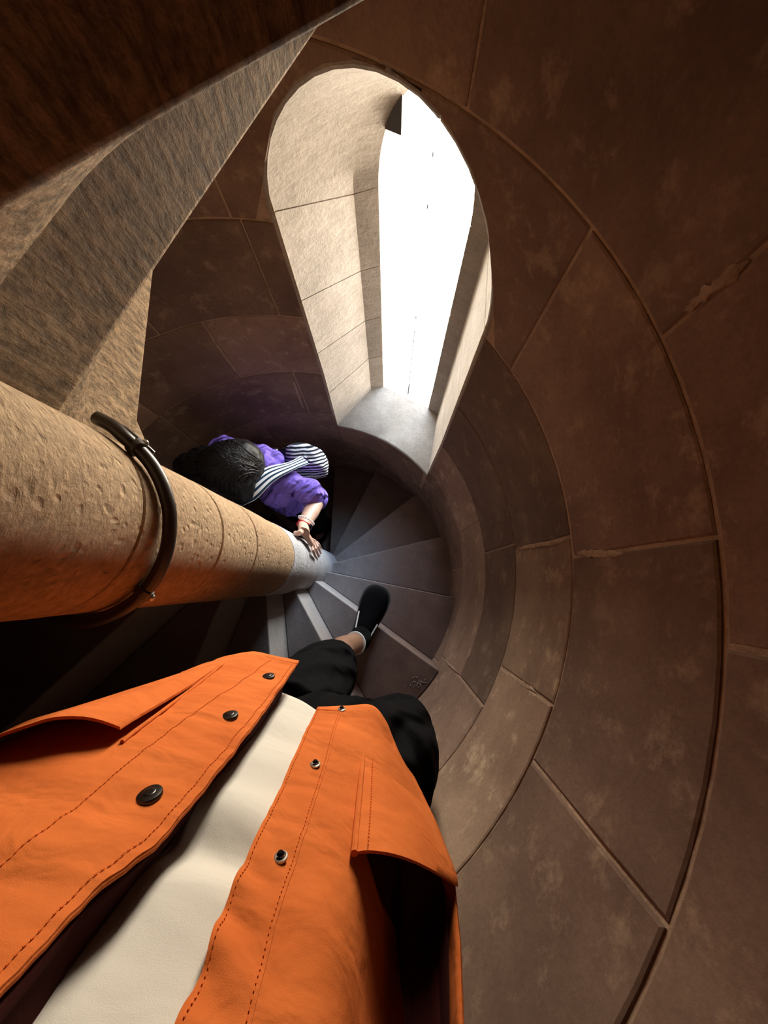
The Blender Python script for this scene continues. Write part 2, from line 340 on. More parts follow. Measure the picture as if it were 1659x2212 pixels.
def station_rows(sts, off=0.0, fil=0.012):
    """points along each station from the room wall to the outer face"""
    rows = []
    for st in sts:
        f = fil(st) if callable(fil) else fil
        r = []
        for e, dr in ((f, 0.0), (f * 0.3, f * 0.3), (0.0, f)):
            az, z = prof('A', st, e + off); r.append(polar(wall_r(z) + dr + off * 0.3, az, z))
        m_ = prof('M', st, off); last = r[-1]
        r.append(lerp(last, m_, 0.5)); r.append(m_); r.append(prof('G', st, off)); r.append(prof('O', st, off))
        rows.append(r)
    return rows
def fil(st): return 0.008

# ------------------------------------------------------------------ round wall
ZMIN, ZMAX = -2.9, 3.4
wall = empty('wall_round'); tag(wall, 'round stair-tower wall of brown sandstone courses around the spiral stair', kind='structure')
mb = MB(); E0 = 0.0022
azs = [AZR + (AZL - AZR) * i / 24 for i in range(25)]
rest = [AZL + (360 - (AZL - AZR)) * i / 90 for i in range(91)]
def zrow(z0, z1, n): return [lerp(z0, z1, i / n) for i in range(n + 1)]
def colpts(az, zs, d): return [polar(wall_r(z) + d, az, z) for z in zs]
zl = [ZMIN, -1.5, -0.6, -0.2, 0.0, 0.1, 0.2, 0.3, 0.43, 0.8, 1.2, 1.6, 2.2, ZMAX]
mb.grid([colpts(a, zl, E0) for a in rest])
ei = 0.012
lo = []; hi = []
for a in azs:
    lo.append(colpts(a, [ZMIN, -1.5, -0.6, -0.2, sill_z(a) - ei], E0)); hi.append(colpts(a, [arch_z(min(AZL, max(AZR, a)), ei), 1.6, 2.2, ZMAX], E0))
mb.grid(lo); mb.grid(hi)
sts_all = [('S', 1 - i / 8) for i in range(9)]
sts_all = [('L', i / 8) for i in range(9)] + [('A', pi * i / 24) for i in range(25)] + [('R', 1 - i / 8) for i in range(9)]
mb.grid(station_rows(sts_all, off=0.004, fil=0.01))
mb.grid(station_rows([('S', i / 8) for i in range(9)], off=0.004, fil=0.01))
core = mb.build('mortar_core', M_MORTAR, wall, fix=False)

COURSES = [-2.9]
JO = {}
lev = [-2.81 + 0.323 * 0]
zc0 = 0.0977
levels = sorted([round(zc0 + 0.3255 * k, 4) for k in range(-9, 0)] + [0.0977, 0.4277, 0.7511, 1.070, 1.392] + [round(1.392 + 0.325 * k, 4) for k in range(1, 7)])
seen = {1.070: [-78, -33.5, -5.5, 25.5, 54.3, 83.5, 112, 141, 172, 205, 243],
        0.7511: [-60, -26, -2.4, 33.3, 75.3, 82, 111, 140, 168, 200, 236],
        0.4277: [-66, -34.3, -1, 33.3, 75.3, 100.8, 128, 158, 190, 222, 258],
        0.0977: [-72, -34.5, 8, 33.3, 75.3, 85, 127.5, 156, 187, 220, 254],
        1.392: [-70, -40, -14, 12.6, 44, 72, 100, 128, 160, 196, 232, 262]}
def wall_block(a0, a1, z0, z1, lo=None, hi=None):
    g = 0.0026; ga = degrees(g / 0.75)
    a0 += ga; a1 -= ga
    n = max(3, int((a1 - a0) / 4)); m_ = 3
    lof = lo or (lambda a, e: z0 + e); hif = hi or (lambda a, e: z1 - e)
    pr = rng.uniform(0.0, 0.0016); tl = rng.uniform(-0.0008, 0.0008); tz = rng.uniform(-0.0008, 0.0008)
    def gridat(e, d):
        rows = []
        for i in range(n + 1):
            t = i / n; a = lerp(a0 + degrees(e / 0.75), a1 - degrees(e / 0.75), t); r = []
            for j in range(m_ + 1):
                u = j / m_; z = lerp(lof(a, g + e), hif(a, g + e), u)
                wob = 0.0012 * noise.noise(Vector((a * 0.15, z * 9, 3.3)))
                r.append(polar(wall_r(z) - pr + tl * (t - .5) * 2 + tz * (u - .5) * 2 + wob + d, a, z))
            rows.append(r)
        return rows
    A = gridat(0.003, 0.0); B = gridat(0.0, 0.0018); Cc = gridat(0.0, 0.05)
    mb = MB(); mb.grid(A)
    def border(G):
        return [G[i][0] for i in range(n)] + [G[n][j] for j in range(m_)] + [G[i][m_] for i in range(n, 0, -1)] + [G[0][j] for j in range(m_, 0, -1)]
    mb.grid([border(A), border(B), border(Cc)], closed=True)
    bm = bmesh.new(); me = bpy.data.meshes.new('stone_block'); me.from_pydata([tuple(v) for v in mb.v], [], mb.f); bm.from_mesh(me)
    bmesh.ops.remove_doubles(bm, verts=bm.verts[:], dist=1e-5); bmesh.ops.recalc_face_normals(bm, faces=bm.faces[:])
    # open shells: make the front face look at the newel
    bm.faces.ensure_lookup_table(); f0 = bm.faces[0]; c = f0.calc_center_median()
    if f0.normal.dot(Vector((-c.x, -c.y, 0))) < 0: bmesh.ops.reverse_faces(bm, faces=bm.faces[:])
    bm.to_mesh(me); bm.free(); finish(me, M_WALL, True, 25)
    o = link('stone_block', me, wall); am = (a0 + a1) / 2
    k_ = 1.0; wm = 0.0                              # tone set per course and by direction round the wall
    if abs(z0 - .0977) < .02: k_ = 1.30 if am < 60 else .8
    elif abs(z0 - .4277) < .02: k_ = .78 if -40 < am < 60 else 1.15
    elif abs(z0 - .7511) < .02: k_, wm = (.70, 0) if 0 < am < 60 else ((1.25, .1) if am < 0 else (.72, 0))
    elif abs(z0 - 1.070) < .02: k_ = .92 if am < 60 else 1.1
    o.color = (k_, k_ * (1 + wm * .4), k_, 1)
for z0, z1 in zip(levels[:-1], levels[1:]):
    if z1 > 2.4 or z0 < -1.9: continue
    key = min(seen, key=lambda k: abs(k - z0))
    if abs(key - z0) < 0.02: js = seen[key]
    else:
        a = rng.uniform(-180, -150); js = []
        while a < 165: js.append(a); a += rng.uniform(25, 40)
        while js[-1] - js[0] > 335: js.pop()
    js = sorted(js); js2 = js + [js[0] + 360]
    for a, b in zip(js2[:-1], js2[1:]):
        ov = (min(b, AZL) - max(a, AZR)) > 1.0
        if not ov: 
            e = degrees(0.008 / 0.75)
            aa = AZL + e if abs(a - AZL) < .5 else a
            bb = AZR - e if abs(b - AZR) < .5 else b
            wall_block(aa, bb, z0, z1); continue
        if abs(z0 - 1.070) < 0.02:               # the two stones that carry the round head
            def lof(az, e, z0=z0):
                f_ = 0.008
                c = (az - AZC) / (21 + degrees(f_ / 0.75))
                return (arch_z(az, f_) + e) if abs(c) < 1 else z0 + e
            wall_block(a, b, z0, z1, lo=lof)
        elif z0 < -0.1 < z1 + 0.0 or (z0 < 0 and z1 > 0):   # course under the sill
            def hif(az, e, z1=z1):
                return sill_z(az) - 0.008 - e if AZR - 0.4 < az < AZL + 0.4 else z1 - e
            for aa, bb in ((a, AZR), (AZR, AZL), (AZL, b)):
                aa2, bb2 = max(a, aa), min(b, bb)
                if bb2 - aa2 > 2: wall_block(aa2, bb2, z0, z1, hi=(hif if aa == AZR else None))
        elif z1 <= 0 or z0 > 1.39: wall_block(a, b, z0, z1)

# lime smeared over the stone beside some joints
def smear(a0, d0, a1, d1, wid, k):
    r2 = random.Random(k); n = 40; vs = []; L_ = Vector(((a1 - a0) * .75 * pi / 180, d1 - d0)); ln = L_.length; t_ = L_ / ln; nn = Vector((-t_.y, t_.x))
    for i in range(n):
        th = 2 * pi * i / n; q = Vector((.5 + .5 * cos(th), sin(th))); f = 1 + .9 * noise.noise(Vector((cos(th) * 5, sin(th) * 3, k * 3.7)))
        p = t_ * (q.x * ln) + nn * (q.y * wid * f); vs.append((a0 + degrees(p.x / .75), CAMZ - d0 - p.y))
    ca = sum(v[0] for v in vs) / n; cz_ = sum(v[1] for v in vs) / n; V = []
    for f, d in ((1.0, .0002), (.82, .0022)): V += [polar(wall_r(lerp(cz_, z, f)) - d, lerp(ca, a, f), lerp(cz_, z, f)) for a, z in vs]
    V.append(polar(wall_r(cz_) - .0024, ca, cz_)); fs = [(i, (i + 1) % n, n + (i + 1) % n, n + i) for i in range(n)] + [(n + i, n + (i + 1) % n, 2 * n) for i in range(n)]
    mesh('mortar_smear', V, fs, M_MORTAR, wall)
for k, (a0, d0, a1, d1, wd) in enumerate(((-5.0, .70, -6.0, .56, .0065), (-2.2, 1.03, -2.8, .74, .005), (-34.5, 1.62, -34.2, 1.40, .005), (101, 1.10, 101, 1.33, .005), (86, 1.42, 86.5, 1.66, .005), (13.0, .36, 12.5, .29, .007), (-26.3, .97, -25.9, .80, .005))):
    smear(a0, d0, a1, d1, wd, k)

# ------------------------------------------------------------------ slit window
win = empty('window_1', (0.54, 0.84, 0.4)); tag(win, 'tall round-headed slit window with splayed pale stone reveals, glaring white daylight', kind='structure')
def wpart(name, mb, mat, **kw):
    o = mb.build(name, mat, None, **kw); o.parent = win; o.matrix_parent_inverse = Matrix.Translation((-0.54, -0.84, -0.4)); return o
def reveal(name, sts, mat):
    mb = MB(); mb.slab(station_rows(sts, 0.0, fil), station_rows(sts, 0.02, fil))
    # the outer skin sits a little further out everywhere; keep it a solid
    return wpart(name, mb, mat, sharp=28)
gq = 0.0016
for side in 'LR':
    cuts = [0, 0.27, 0.52, 0.755, 1.0] if side == 'L' else [0, 0.35, 0.68, 1.0]
    for q0, q1 in zip(cuts[:-1], cuts[1:]):
        qs = [lerp(q0 + gq * (q0 > 0), q1 - gq, i / 4) for i in range(5)]
        reveal('jamb_stone', [(side, q) for q in qs], M_REVEAL)
reveal('arch_stone', [('A', lerp(0.006, 1.9, i / 14)) for i in range(15)], M_REVEAL)
reveal('arch_stone', [('A', lerp(1.906, pi - 0.006, i / 10)) for i in range(11)], M_REVEAL)
reveal('sill', [('S', i / 8) for i in range(9)], M_SILL)
def gpt(t, z, d=0.0):
    p = lerp(GL, GR, t) + GN * d; return Vector((p.x, p.y, z))
def ghead(t): return GZS + GZH * sqrt(max(0, 1 - (2 * t - 1) ** 2))
def pane(t0, t1):
    ts = [lerp(t0, t1, i / 10) for i in range(11)]
    mb = MB()
    A = [[gpt(t, GZ0, 0.02), gpt(t, 0.5, 0.02), gpt(t, max(ghead(t), GZS), 0.02)] for t in ts]
    B = [[p + Vector((GN.x, GN.y, 0)) * 0.004 for p in r] for r in A]
    mb.slab(A, B); return wpart('pane', mb, M_GLASS, smooth=False)
pane(0.0, 0.505); pane(0.515, 1.0)
mc = MB(); mb = MB(); mb.slab([[gpt(0.505, GZ0, 0.018), gpt(0.515, GZ0, 0.018)], [gpt(0.505, ghead(.5), 0.018), gpt(0.515, ghead(.5), 0.018)]],
                   [[gpt(0.505, GZ0, 0.026), gpt(0.515, GZ0, 0.026)], [gpt(0.505, ghead(.5), 0.026), gpt(0.515, ghead(.5), 0.026)]])
for z in (0.13, 0.55, 0.97, 1.09):
    mc.slab([[gpt(0.47, z, 0.015), gpt(0.504, z, 0.015)], [gpt(0.47, z + .007, 0.015), gpt(0.504, z + .007, 0.015)]],
            [[gpt(0.47, z, 0.03), gpt(0.504, z, 0.03)], [gpt(0.47, z + .007, 0.03), gpt(0.504, z + .007, 0.03)]])
wpart('clip', mc, M_CLIP, smooth=False)
seam = wpart('glazing_bar', mb, M_SEAM, smooth=False); seam['label'] = 'thin pale upright glazing bar with small clips'
mb = MB(); ts = [0.085, 0.12, 0.16, 0.2, 0.24]
A = [[gpt(t, CAMZ - 0.662, -0.004), gpt(t, ghead(t) + 0.004, -0.004)] for t in ts]; B = [[gpt(t, CAMZ - 0.662, 0.018), gpt(t, ghead(t) + 0.004, 0.018)] for t in ts]
mb.slab(A, B); v_ = wpart('vent_flap', mb, M_DARKMETAL, smooth=False); v_['label'] = 'small dark vent flap in the window head'
# daylight portal in the opening (only guides sampling of the sky)
ld = bpy.data.lights.new('window_daylight', 'AREA'); ld.shape = 'RECTANGLE'; ld.size = (GR - GL).length + 0.06; ld.size_y = 1.32
lo_ = bpy.data.objects.new('window_daylight', ld); COL.objects.link(lo_)
c = lerp(GL, GR, 0.5) + GN * 0.06
zax = Vector((GN.x, GN.y, 0)); xax = Vector((0, 0, 1)).cross(zax); mm = Matrix((xax, Vector((0, 0, 1)), zax)).transposed().to_4x4(); mm.translation = (c.x, c.y, 0.6); lo_.matrix_world = mm
ld.cycles.is_portal = True

# ------------------------------------------------------------------ floor and ceiling that close the tower
def disc(name, z, up):
    vs = [polar(1.3, a, z) for a in range(0, 360, 10)] + [polar(1.3, a, z - up * 0.1) for a in range(0, 360, 10)]
    fs = [tuple(range(36)), tuple(range(71, 35, -1))] + [(i, 36 + i, 36 + (i + 1) % 36, (i + 1) % 36) for i in range(36)]
    o = mesh(name, vs, fs, M_MORTAR, smooth=False); tag(o, kind='structure'); return o
disc('floor', ZMIN + 0.01, 1); disc('ceiling', ZMAX - 0.01, -1)

# ------------------------------------------------------------------ spiral stair
RISE = 0.1932; THICK = 0.51; SLOPE = 0.092
AZ = {-3: -85.9, -2: -62.9, -1: -38.2, 0: -14.6, 1: 10.4, 2: 34.9, 3: 60.6}
for j in range(4, 14): AZ[j] = AZ[j - 1] + 24.5
for j in range(-4, -12, -1): AZ[j] = AZ[-3] - 26.62 * (-3 - j)
for j in range(-12, -22, -1): AZ[j] = AZ[-11] - 27.4 * (-11 - j)
def step_mesh(span, steep, seedv):
    """wedge in its own frame: back face on the x axis, nosing at +span"""
    rs = [0.106, 0.16, 0.26, 0.38, 0.5, 0.6, 0.68, 0.735]; n = 6
    top = []; bot = []
    for i in range(n + 1):
        a = radians(span * i / n); t = i / n
        top.append([Vector((r * cos(a), r * sin(a), -0.0012 * sin(pi * t) * sin(pi * (r / 0.74)) + 0.0012 * noise.noise(Vector((r * 9, i * .7, seedv))))) for r in rs])
        bot.append([Vector((r * cos(a), r * sin(a), -THICK - steep * t)) for r in rs])
    mb = MB(); mb.slab(top, bot); return mb
steps = empty('spiral_staircase'); tag(steps, 'worn stone spiral staircase winding down around the newel column', 'staircase')
for j in range(-20, 13):
    a0, a1 = AZ[j - 1], AZ[j]; span = a1 - a0
    mb = step_mesh(span - 0.06, SLOPE, j * 1.7)
    o = mb.build('step', M_STEP if j > -8 else (M_SOFFIT if j > -12 else M_VAULT_SHADE), steps, sharp=30)
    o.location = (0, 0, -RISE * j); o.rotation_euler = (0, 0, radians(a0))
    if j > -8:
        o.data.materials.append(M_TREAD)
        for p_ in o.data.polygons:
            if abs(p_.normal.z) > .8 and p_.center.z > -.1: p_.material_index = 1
    bv = o.modifiers.new('worn', 'BEVEL'); bv.width = 0.004; bv.segments = 2; bv.limit_method = 'ANGLE'; bv.angle_limit = radians(45)
    if j <= -8: o['label'] = 'overhead step, tooled tan beneath, the upper ones coloured shade-dark'

# ------------------------------------------------------------------ newel column of drums
newel = empty('newel_column'); tag(newel, 'round tan stone newel column rising through the centre of the stair, lit on one side', 'column')
js_ = [2.6, 2.4, 2.2, 2.0, CAMZ - 0.0, CAMZ - 0.21, CAMZ - 0.43, CAMZ - 0.645, CAMZ - 0.817, CAMZ - 1.0, CAMZ - 1.152, CAMZ - 1.335, CAMZ - 1.52, CAMZ - 1.71, CAMZ - 1.9, -0.31, -0.5, -0.7, -0.9, -1.2, -1.5, -2.0, -2.6]
for i, (zt, zb) in enumerate(zip(js_[:-1], js_[1:])):
    r = 0.115 + rng.uniform(-0.0008, 0.0008); ch = 0.0035; n = 56; rows = []
    zz = [zt - 0.0008, zt - ch] + [lerp(zt - ch, zb + ch, k / 5) for k in range(1, 5)] + [zb + ch, zb + 0.0008]
    for k, z in enumerate(zz):
        rr = r - (ch if k in (0, len(zz) - 1) else 0)
        rows.append([Vector(((rr + 0.0012 * noise.noise(Vector((cos(2 * pi * q / n) * 2, sin(2 * pi * q / n) * 2, z * 7)))) * cos(2 * pi * q / n), (rr + 0.0012 * noise.noise(Vector((cos(2 * pi * q / n) * 2, sin(2 * pi * q / n) * 2, z * 7)))) * sin(2 * pi * q / n), z)) for q in range(n)])
    mb = MB(); mb.grid(rows, closed=True); mb.f.append(tuple(reversed(range(n)))); mb.f.append(tuple(len(mb.v) - n + q for q in range(n)))
    o = mb.build('newel_drum', M_NEWEL if zt > CAMZ - 1.1 else M_NEWELG, newel, sharp=50)
    if zt <= CAMZ - 1.1: o['label'] = 'grey lower drum'

# cable looped round the newel
cab = empty('cable', polar(0.125, 0, CAMZ - 0.465)); tag(cab, 'black cable looped around the tan newel column', 'cable')
def cpart(name, mb, mat):
    o = mb.build(name, mat, None); o.parent = cab; o.matrix_parent_inverse = Matrix.Translation(-Vector(cab.location)); return o
ctrl = [(66, 0.425, .130), (56, 0.425, .129), (47, 0.428, .127), (38, 0.441, .126), (28, 0.449, .1255), (15, 0.456, .125), (0, 0.464, .125), (-20, 0.473, .1255), (-40, 0.481, .126), (-60, 0.488, .126), (-87, 0.498, .126), (-110, 0.50, .126)]
P = spline([polar(r, a, CAMZ - d) for a, d, r in ctrl], 90)
mb = MB(); mb.tube(P, 0.0085, n=12); cpart('cable_sheath', mb, M_CABLE)
mb = MB(); mb.tube([polar(.1345, a, CAMZ - d - 0.007) for a, d in ((62, .424), (52, .426), (44, .432), (36, .443))], 0.003, n=8); cpart('thin_wire', mb, M_CABLE)
for a, d in ((41, 0.437), (-47, 0.483)):
    mb = MB(); c = polar(0.1262, a, CAMZ - d); tdir = polar(1, a + 90, 0); radial = polar(1, a, 0)
    mb.tube([c - tdir * 0.006, c - tdir * 0.005, c + tdir * 0.005, c + tdir * 0.006], [0.0098, 0.0112, 0.0112, 0.0098], n=14)
    cpart('clip_band', mb, M_CABLE)
    mb = MB(); h_ = c + radial * 0.010 + Vector((0, 0, -0.004)); mb.ball(h_, (0.005, 0.005, 0.0035), n=10, m=6); cpart('clip_screw', mb, M_CLAMP)

# ------------------------------------------------------------------ person seen from above, further down the stair
def P(x, y, D): return at_depth(x, y, D)
girl = empty('person', polar(0.40, 101, -RISE * 5)); tag(girl, 'person with long black hair and purple shirt, hand on the newel, lower down', 'person', 'people on the stair')
def child(root, name, mb, mat, **kw):
    o = mb.build(name, mat, None, **kw); o.parent = root; o.matrix_parent_inverse = Matrix.Translation(-Vector(root.location)); return o
def sub(par, name, mb, mat, **kw):
    o = mb.build(name, mat, None, **kw); o.parent = par; o.matrix_parent_inverse = par.matrix_parent_inverse @ Matrix.Identity(4)
    o.matrix_parent_inverse = Matrix.Identity(4)
    return o
head = P(499, 1014, 1.245); neck = P(548, 1010, 1.38); shl = P(640, 1054, 1.46); shr = P(478, 968, 1.445)
chest = P(545, 1012, 1.60); hip = P(520, 1000, 1.95)
fd = Vector((-0.53, -0.85, 0)).normalized(); ld_ = Vector((0.85, -0.53, 0)).normalized()
elb = P(686, 1080, 1.545); wri = P(655, 1136, 1.41)
hipc = polar(0.40, 101, -0.12); footl = polar(0.34, 97, -RISE * 5); footr = polar(0.44, 105, -RISE * 5)
mb = MB()
rot = fd.to_track_quat('-Y', 'Z').to_matrix()
mb.ball(head, (0.070, 0.082, 0.098), rot); mb.ball(head + fd * 0.080 + Vector((0, 0, -0.075)), 0.016); mb.ball(head + fd * 0.045 + Vector((0, 0, -0.095)), 0.04)
for s in (1, -1): mb.ball(head + ld_ * 0.070 * s + Vector((0, 0, -0.02)), (0.010, 0.018, 0.028), rot)
mb.tube([head + Vector((0, 0, -0.04)), neck, neck + Vector((0, 0, -0.08))], [0.05, 0.05, 0.06])
mb.tube([shr, lerp(shr, shl, .5) + Vector((0, 0, -0.02)), shl], [0.040, 0.048, 0.036])
mb.tube([neck + Vector((0, 0, -.06)), chest, lerp(chest, hipc, .5), hipc, hipc + Vector((0, 0, -0.1))], [(0.07, 0.10), (0.09, 0.13), (0.085, 0.115), (0.11, 0.15), (0.10, 0.14)], flat=fd)
for h0, ft in ((hipc + ld_ * .08, footl), (hipc - ld_ * .08, footr)):
    kn = lerp(h0, ft, .5) + fd * 0.05
    mb.tube([h0 + Vector((0, 0, -.05)), kn, ft + Vector((0, 0, .09))], [0.085, 0.058, 0.038]); mb.tube([ft + Vector((0, 0, .06)) - fd * .03, ft + fd * .08 + Vector((0, 0, .04)), ft + fd * .13 + Vector((0, 0, .03))], [.035, .032, .02])
mb.tube([shl, P(668, 1066, 1.51), elb, lerp(elb, wri, .5), wri], [0.036, 0.036, 0.035, 0.033, 0.023])
re_ = shr + fd * .10 + Vector((0, 0, -.24)); mb.tube([shr, re_, re_ + fd * .2 + Vector((0, 0, -.05))], [0.045, 0.036, 0.024]); mb.ball(re_ + fd * .26 + Vector((0, 0, -.06)), (.035, .05, .02), rot)
# left hand laid on the newel, fingers down the stone
def on_newel(x, y, rad):
    d = CR * (x - 829.5) + CU * (1106 - y) + CF * FPX
    A_, B_, C_ = d.x ** 2 + d.y ** 2, CAM.x * d.x + CAM.y * d.y, CAM.x ** 2 + CAM.y ** 2 - rad * rad
    q = max(0, B_ * B_ - A_ * C_); return CAM + d * ((-B_ - sqrt(q)) / A_)
palm = on_newel(664, 1160, .138)
mb.tube([wri, on_newel(657, 1149, .146), palm, on_newel(672, 1169, .134)], [(.019, .024), (.016, .028), (.013, .033), (.009, .030)], flat=(palm - Vector((0, 0, palm.z))), n=18)
for bx, by, mx_, my_, tx, ty, r in ((670, 1171, 675, 1187, 682.5, 1205, .0062), (673.5, 1169, 681, 1184, 689, 1203, .0064), (677.5, 1168, 686, 1180, 693.5, 1196, .0062), (680.5, 1168, 688.5, 1175, 695, 1186, .0054)):
    p0, p1, p2 = on_newel(bx, by, .132), on_newel(mx_, my_, .1315), on_newel(tx, ty, .1215)
    mb.tube([lerp(p0, palm, .5), p0, lerp(p0, p1, .5) + (p0 - Vector((0, 0, p0.z))).normalized() * .002, p1, lerp(p1, p2, .55), p2], [r * 1.1, r * 1.1, r, r * 1.03, r * .92, r * .7], n=10)
mb.tube([on_newel(653, 1147, .142), on_newel(646, 1152, .134), on_newel(641, 1153, .127), on_newel(637, 1150, .124)], [.012, .010, .009, .006], n=10)
bodyo = child(girl, 'body', mb, M_SKIN); remesh(bodyo, 0.0027, 3)
# purple shirt
mb = MB()
mb.tube([shr - ld_ * .005, lerp(shr, shl, .3) + Vector((0, 0, 0.015)), lerp(shr, shl, .5) + Vector((0, 0, 0.015)), lerp(shr, shl, .72) + Vector((0, 0, 0.012)), shl], [0.058, 0.062, 0.062, 0.058, 0.052])
mb.tube([neck + Vector((0, 0, -.065)), chest, lerp(chest, hipc, .5), hipc + Vector((0, 0, 0.03))], [(0.085, 0.14), (0.105, 0.16), (0.105, 0.14), (0.13, 0.17)], flat=fd)
mb.tube([shl + Vector((0, 0, -.005)), P(668, 1061, 1.475), P(676, 1074, 1.53)], [0.050, 0.056, 0.056])
mb.tube([shr, shr + fd * .04 + Vector((0, 0, -.1))], [0.058, 0.062])
mb.ball(P(600, 1070, 1.475), (0.07, 0.052, 0.05)); mb.ball(P(560, 985, 1.43), (.06, .05, .05)); mb.ball(P(588, 993, 1.455), (.05, .045, .05)); mb.ball(P(571, 1000, 1.41), (.042, .036, .045)); mb.ball(P(574, 1005, 1.392), .028)
sh = child(girl, 'shirt', mb, M_PURPLE); remesh(sh, 0.0045, 3, (0.012, 0.05))
mb = MB()
mb.tube([P(679, 1072, 1.51), P(682, 1076, 1.54), P(683.5, 1079, 1.57)], [0.046, 0.053, 0.049], n=20, caps=False)
o = child(girl, 'sleeve_cuff', mb, M_PURPLE)
mb = MB()
for h0, ft in ((hipc + ld_ * .08, footl), (hipc - ld_ * .08, footr)):
    kn = lerp(h0, ft, .5) + fd * 0.05; mb.tube([h0 + Vector((0, 0, .1)), h0 + Vector((0, 0, -.05)), kn, ft + Vector((0, 0, .1))], [0.10, 0.105, 0.078, 0.062])
tr_ = child(girl, 'trousers', mb, M_BLACK); remesh(tr_, 0.009, 3)
for ft in (footl, footr):
    mb = MB(); mb.tube([ft - fd * .06 + Vector((0, 0, .035)), ft + Vector((0, 0, .04)), ft + fd * .09 + Vector((0, 0, .032)), ft + fd * .17 + Vector((0, 0, .026))], [(.034, .034), (.039, .04), (.031, .044), (.02, .03)], flat=(0, 0, 1)); child(girl, 'shoe', mb, M_SHOE)
# hair
mb = MB(); hb = [(head + Vector((0, 0, 0.0)), .092, .110), (head + fd * .03 + ld_ * .01 + Vector((0, 0, -.06)), .080, .11), (head - fd * 0.035 + Vector((0, 0, -.03)), .088, .105)]
for x, y, D, r in ((455, 1012, 1.31, .075), (430, 1030, 1.36, .07), (470, 1050, 1.33, .07), (486, 1066, 1.34, .060), (420, 1016, 1.38, .065), (482, 1002, 1.33, .065), (520, 1030, 1.30, .050), (541, 1003, 1.31, .052), (518, 992, 1.33, .055)):
    hb.append((P(x, y, D), r, r * 1.5))
hb += [(P(466, 1056, 1.255), .05, .06), (P(452, 1052, 1.30), .055, .09), (P(425, 1040, 1.33), .055, .09), (P(548, 1012, 1.37), .045, .06)]
for c, r, h_ in hb: mb.ball(c, (r, r, h_))
hr = child(girl, 'hair', mb, M_HAIR); remesh(hr, 0.006, 6, (0.012, 0.03))
def hair_top(x, y):
    z = -9
    for c, r, h_ in hb:
        q = ((x - c.x) ** 2 + (y - c.y) ** 2) / (r * r)
        if q < 1: z = max(z, c.z + h_ * sqrt(1 - q))
    return z
mb = MB(); rl = random.Random(3)
crown = P(538, 1003, 1.19); lock_seed = 0
for i in range(520):
    a = rl.uniform(0, 2 * pi); k = rl.uniform(.55, 1.0); e = P(468 + 92 * cos(a) * k, 1022 + 60 * sin(a) * k, 1.36)
    if i > 330: e = P(512 + 66 * cos(a) * k, 1032 + 62 * sin(a) * k, 1.33)
    s0 = Vector((crown.x + rl.uniform(-.035, .035), crown.y + rl.uniform(-.03, .03), 0)); bend = rl.uniform(-.05, .05); ph = rl.uniform(0, 6)
    dv = e - s0; nv = Vector((-dv.y, dv.x, 0)); pts = []
    for q in range(13):
        t = q / 12; p = s0 + dv * t + nv * (bend * 4 * t * (1 - t) + .035 * sin(9 * t + ph) * t); z = hair_top(p.x, p.y)
        if z < -5: break
        pts.append(Vector((p.x, p.y, z - .002 + .004 * sin(pi * t) + rl.uniform(0, .004))))
    if len(pts) > 5:
        m_ = len(pts); rr = rl.uniform(.0022, .0042); mb.tube(spline(pts, m_ * 2), [rr * max(.2, sin(pi * min(.97, .12 + .86 * q / (m_ * 2)))) for q in range(m_ * 2 + 1)], n=6)
child(girl, 'hair_locks', mb, M_HAIR)
# wristwatch and bead bracelet
mb = MB(); ax = (wri - elb).normalized(); c0 = wri - ax * .004; vw = (wri - CAM).normalized(); ax = (ax - vw * ax.dot(vw) * .75).normalized()
mb.tube([c0 - ax * .010, c0 - ax * .009, c0 + ax * .009, c0 + ax * .010], [.0255, .0268, .0268, .0255], n=22)
wt = child(girl, 'wristwatch', mb, M_RED); wt['label'] = 'red watch band'
side = (P(672, 1142, 1.405) - c0); side = (side - ax * side.dot(ax)).normalized()
mb = MB(); o2 = c0 + side * .027; mb.ball(o2, (.006, .015, .017), side.to_track_quat('X', 'Z').to_matrix(), n=12, m=8); o = mb.build('watch_case', M_GLASSBLK, wt)
mb = MB(); c1 = wri - ax * .024; u_ = side; v_ = ax.cross(u_)
for k in range(20):
    a = 2 * pi * k / 20; mb.ball(c1 + (u_ * cos(a) + v_ * sin(a)) * .031, .0042, n=8, m=5)
o = child(girl, 'bracelet', mb, M_WHITE); o['label'] = 'pale bead bracelet'
# striped shoulder bag
bagc = P(663, 997, 1.58)
bag = empty('shoulder_bag', bagc); tag(bag, 'navy and white striped fabric bag hanging behind the purple shirt', 'bag')
rows = []; n = 36
for i in range(1, 24):
    th = pi * i / 24; rr = sin(th) ** 0.6; row = []
    for k in range(n):
        a = 2 * pi * k / n; ca, sa = cos(a), sin(a)
        px_ = 0.088 * rr * math.copysign(abs(ca) ** .7, ca); py = 0.058 * rr * math.copysign(abs(sa) ** .7, sa)
        pzv = 0.12 * math.copysign(abs(cos(th)) ** .75, cos(th))
        v = Vector((px_ + .010 * noise.noise(Vector((a * 1.2, i * .2, 1))), py - .18 * px_ + .008 * noise.noise(Vector((a * 1.5, i * .3, 5))), pzv + .008 * noise.noise(Vector((ca * 2, sa * 2, i * .2)))))
        row.append(bagc + v)
    rows.append(row)
mb = MB(); mb.grid(rows, closed=True); mb.f.append(tuple(range(n))); mb.f.append(tuple(reversed(range(len(mb.v) - n, len(mb.v)))))
child(bag, 'pouch', mb, M_BAG, sharp=60)
Uo = spline([P(650, 985, 1.45), P(622, 999, 1.39), P(575, 1010, 1.31), P(529, 1039, 1.285), P(508, 1066, 1.35), P(492, 1092, 1.46)], 40)
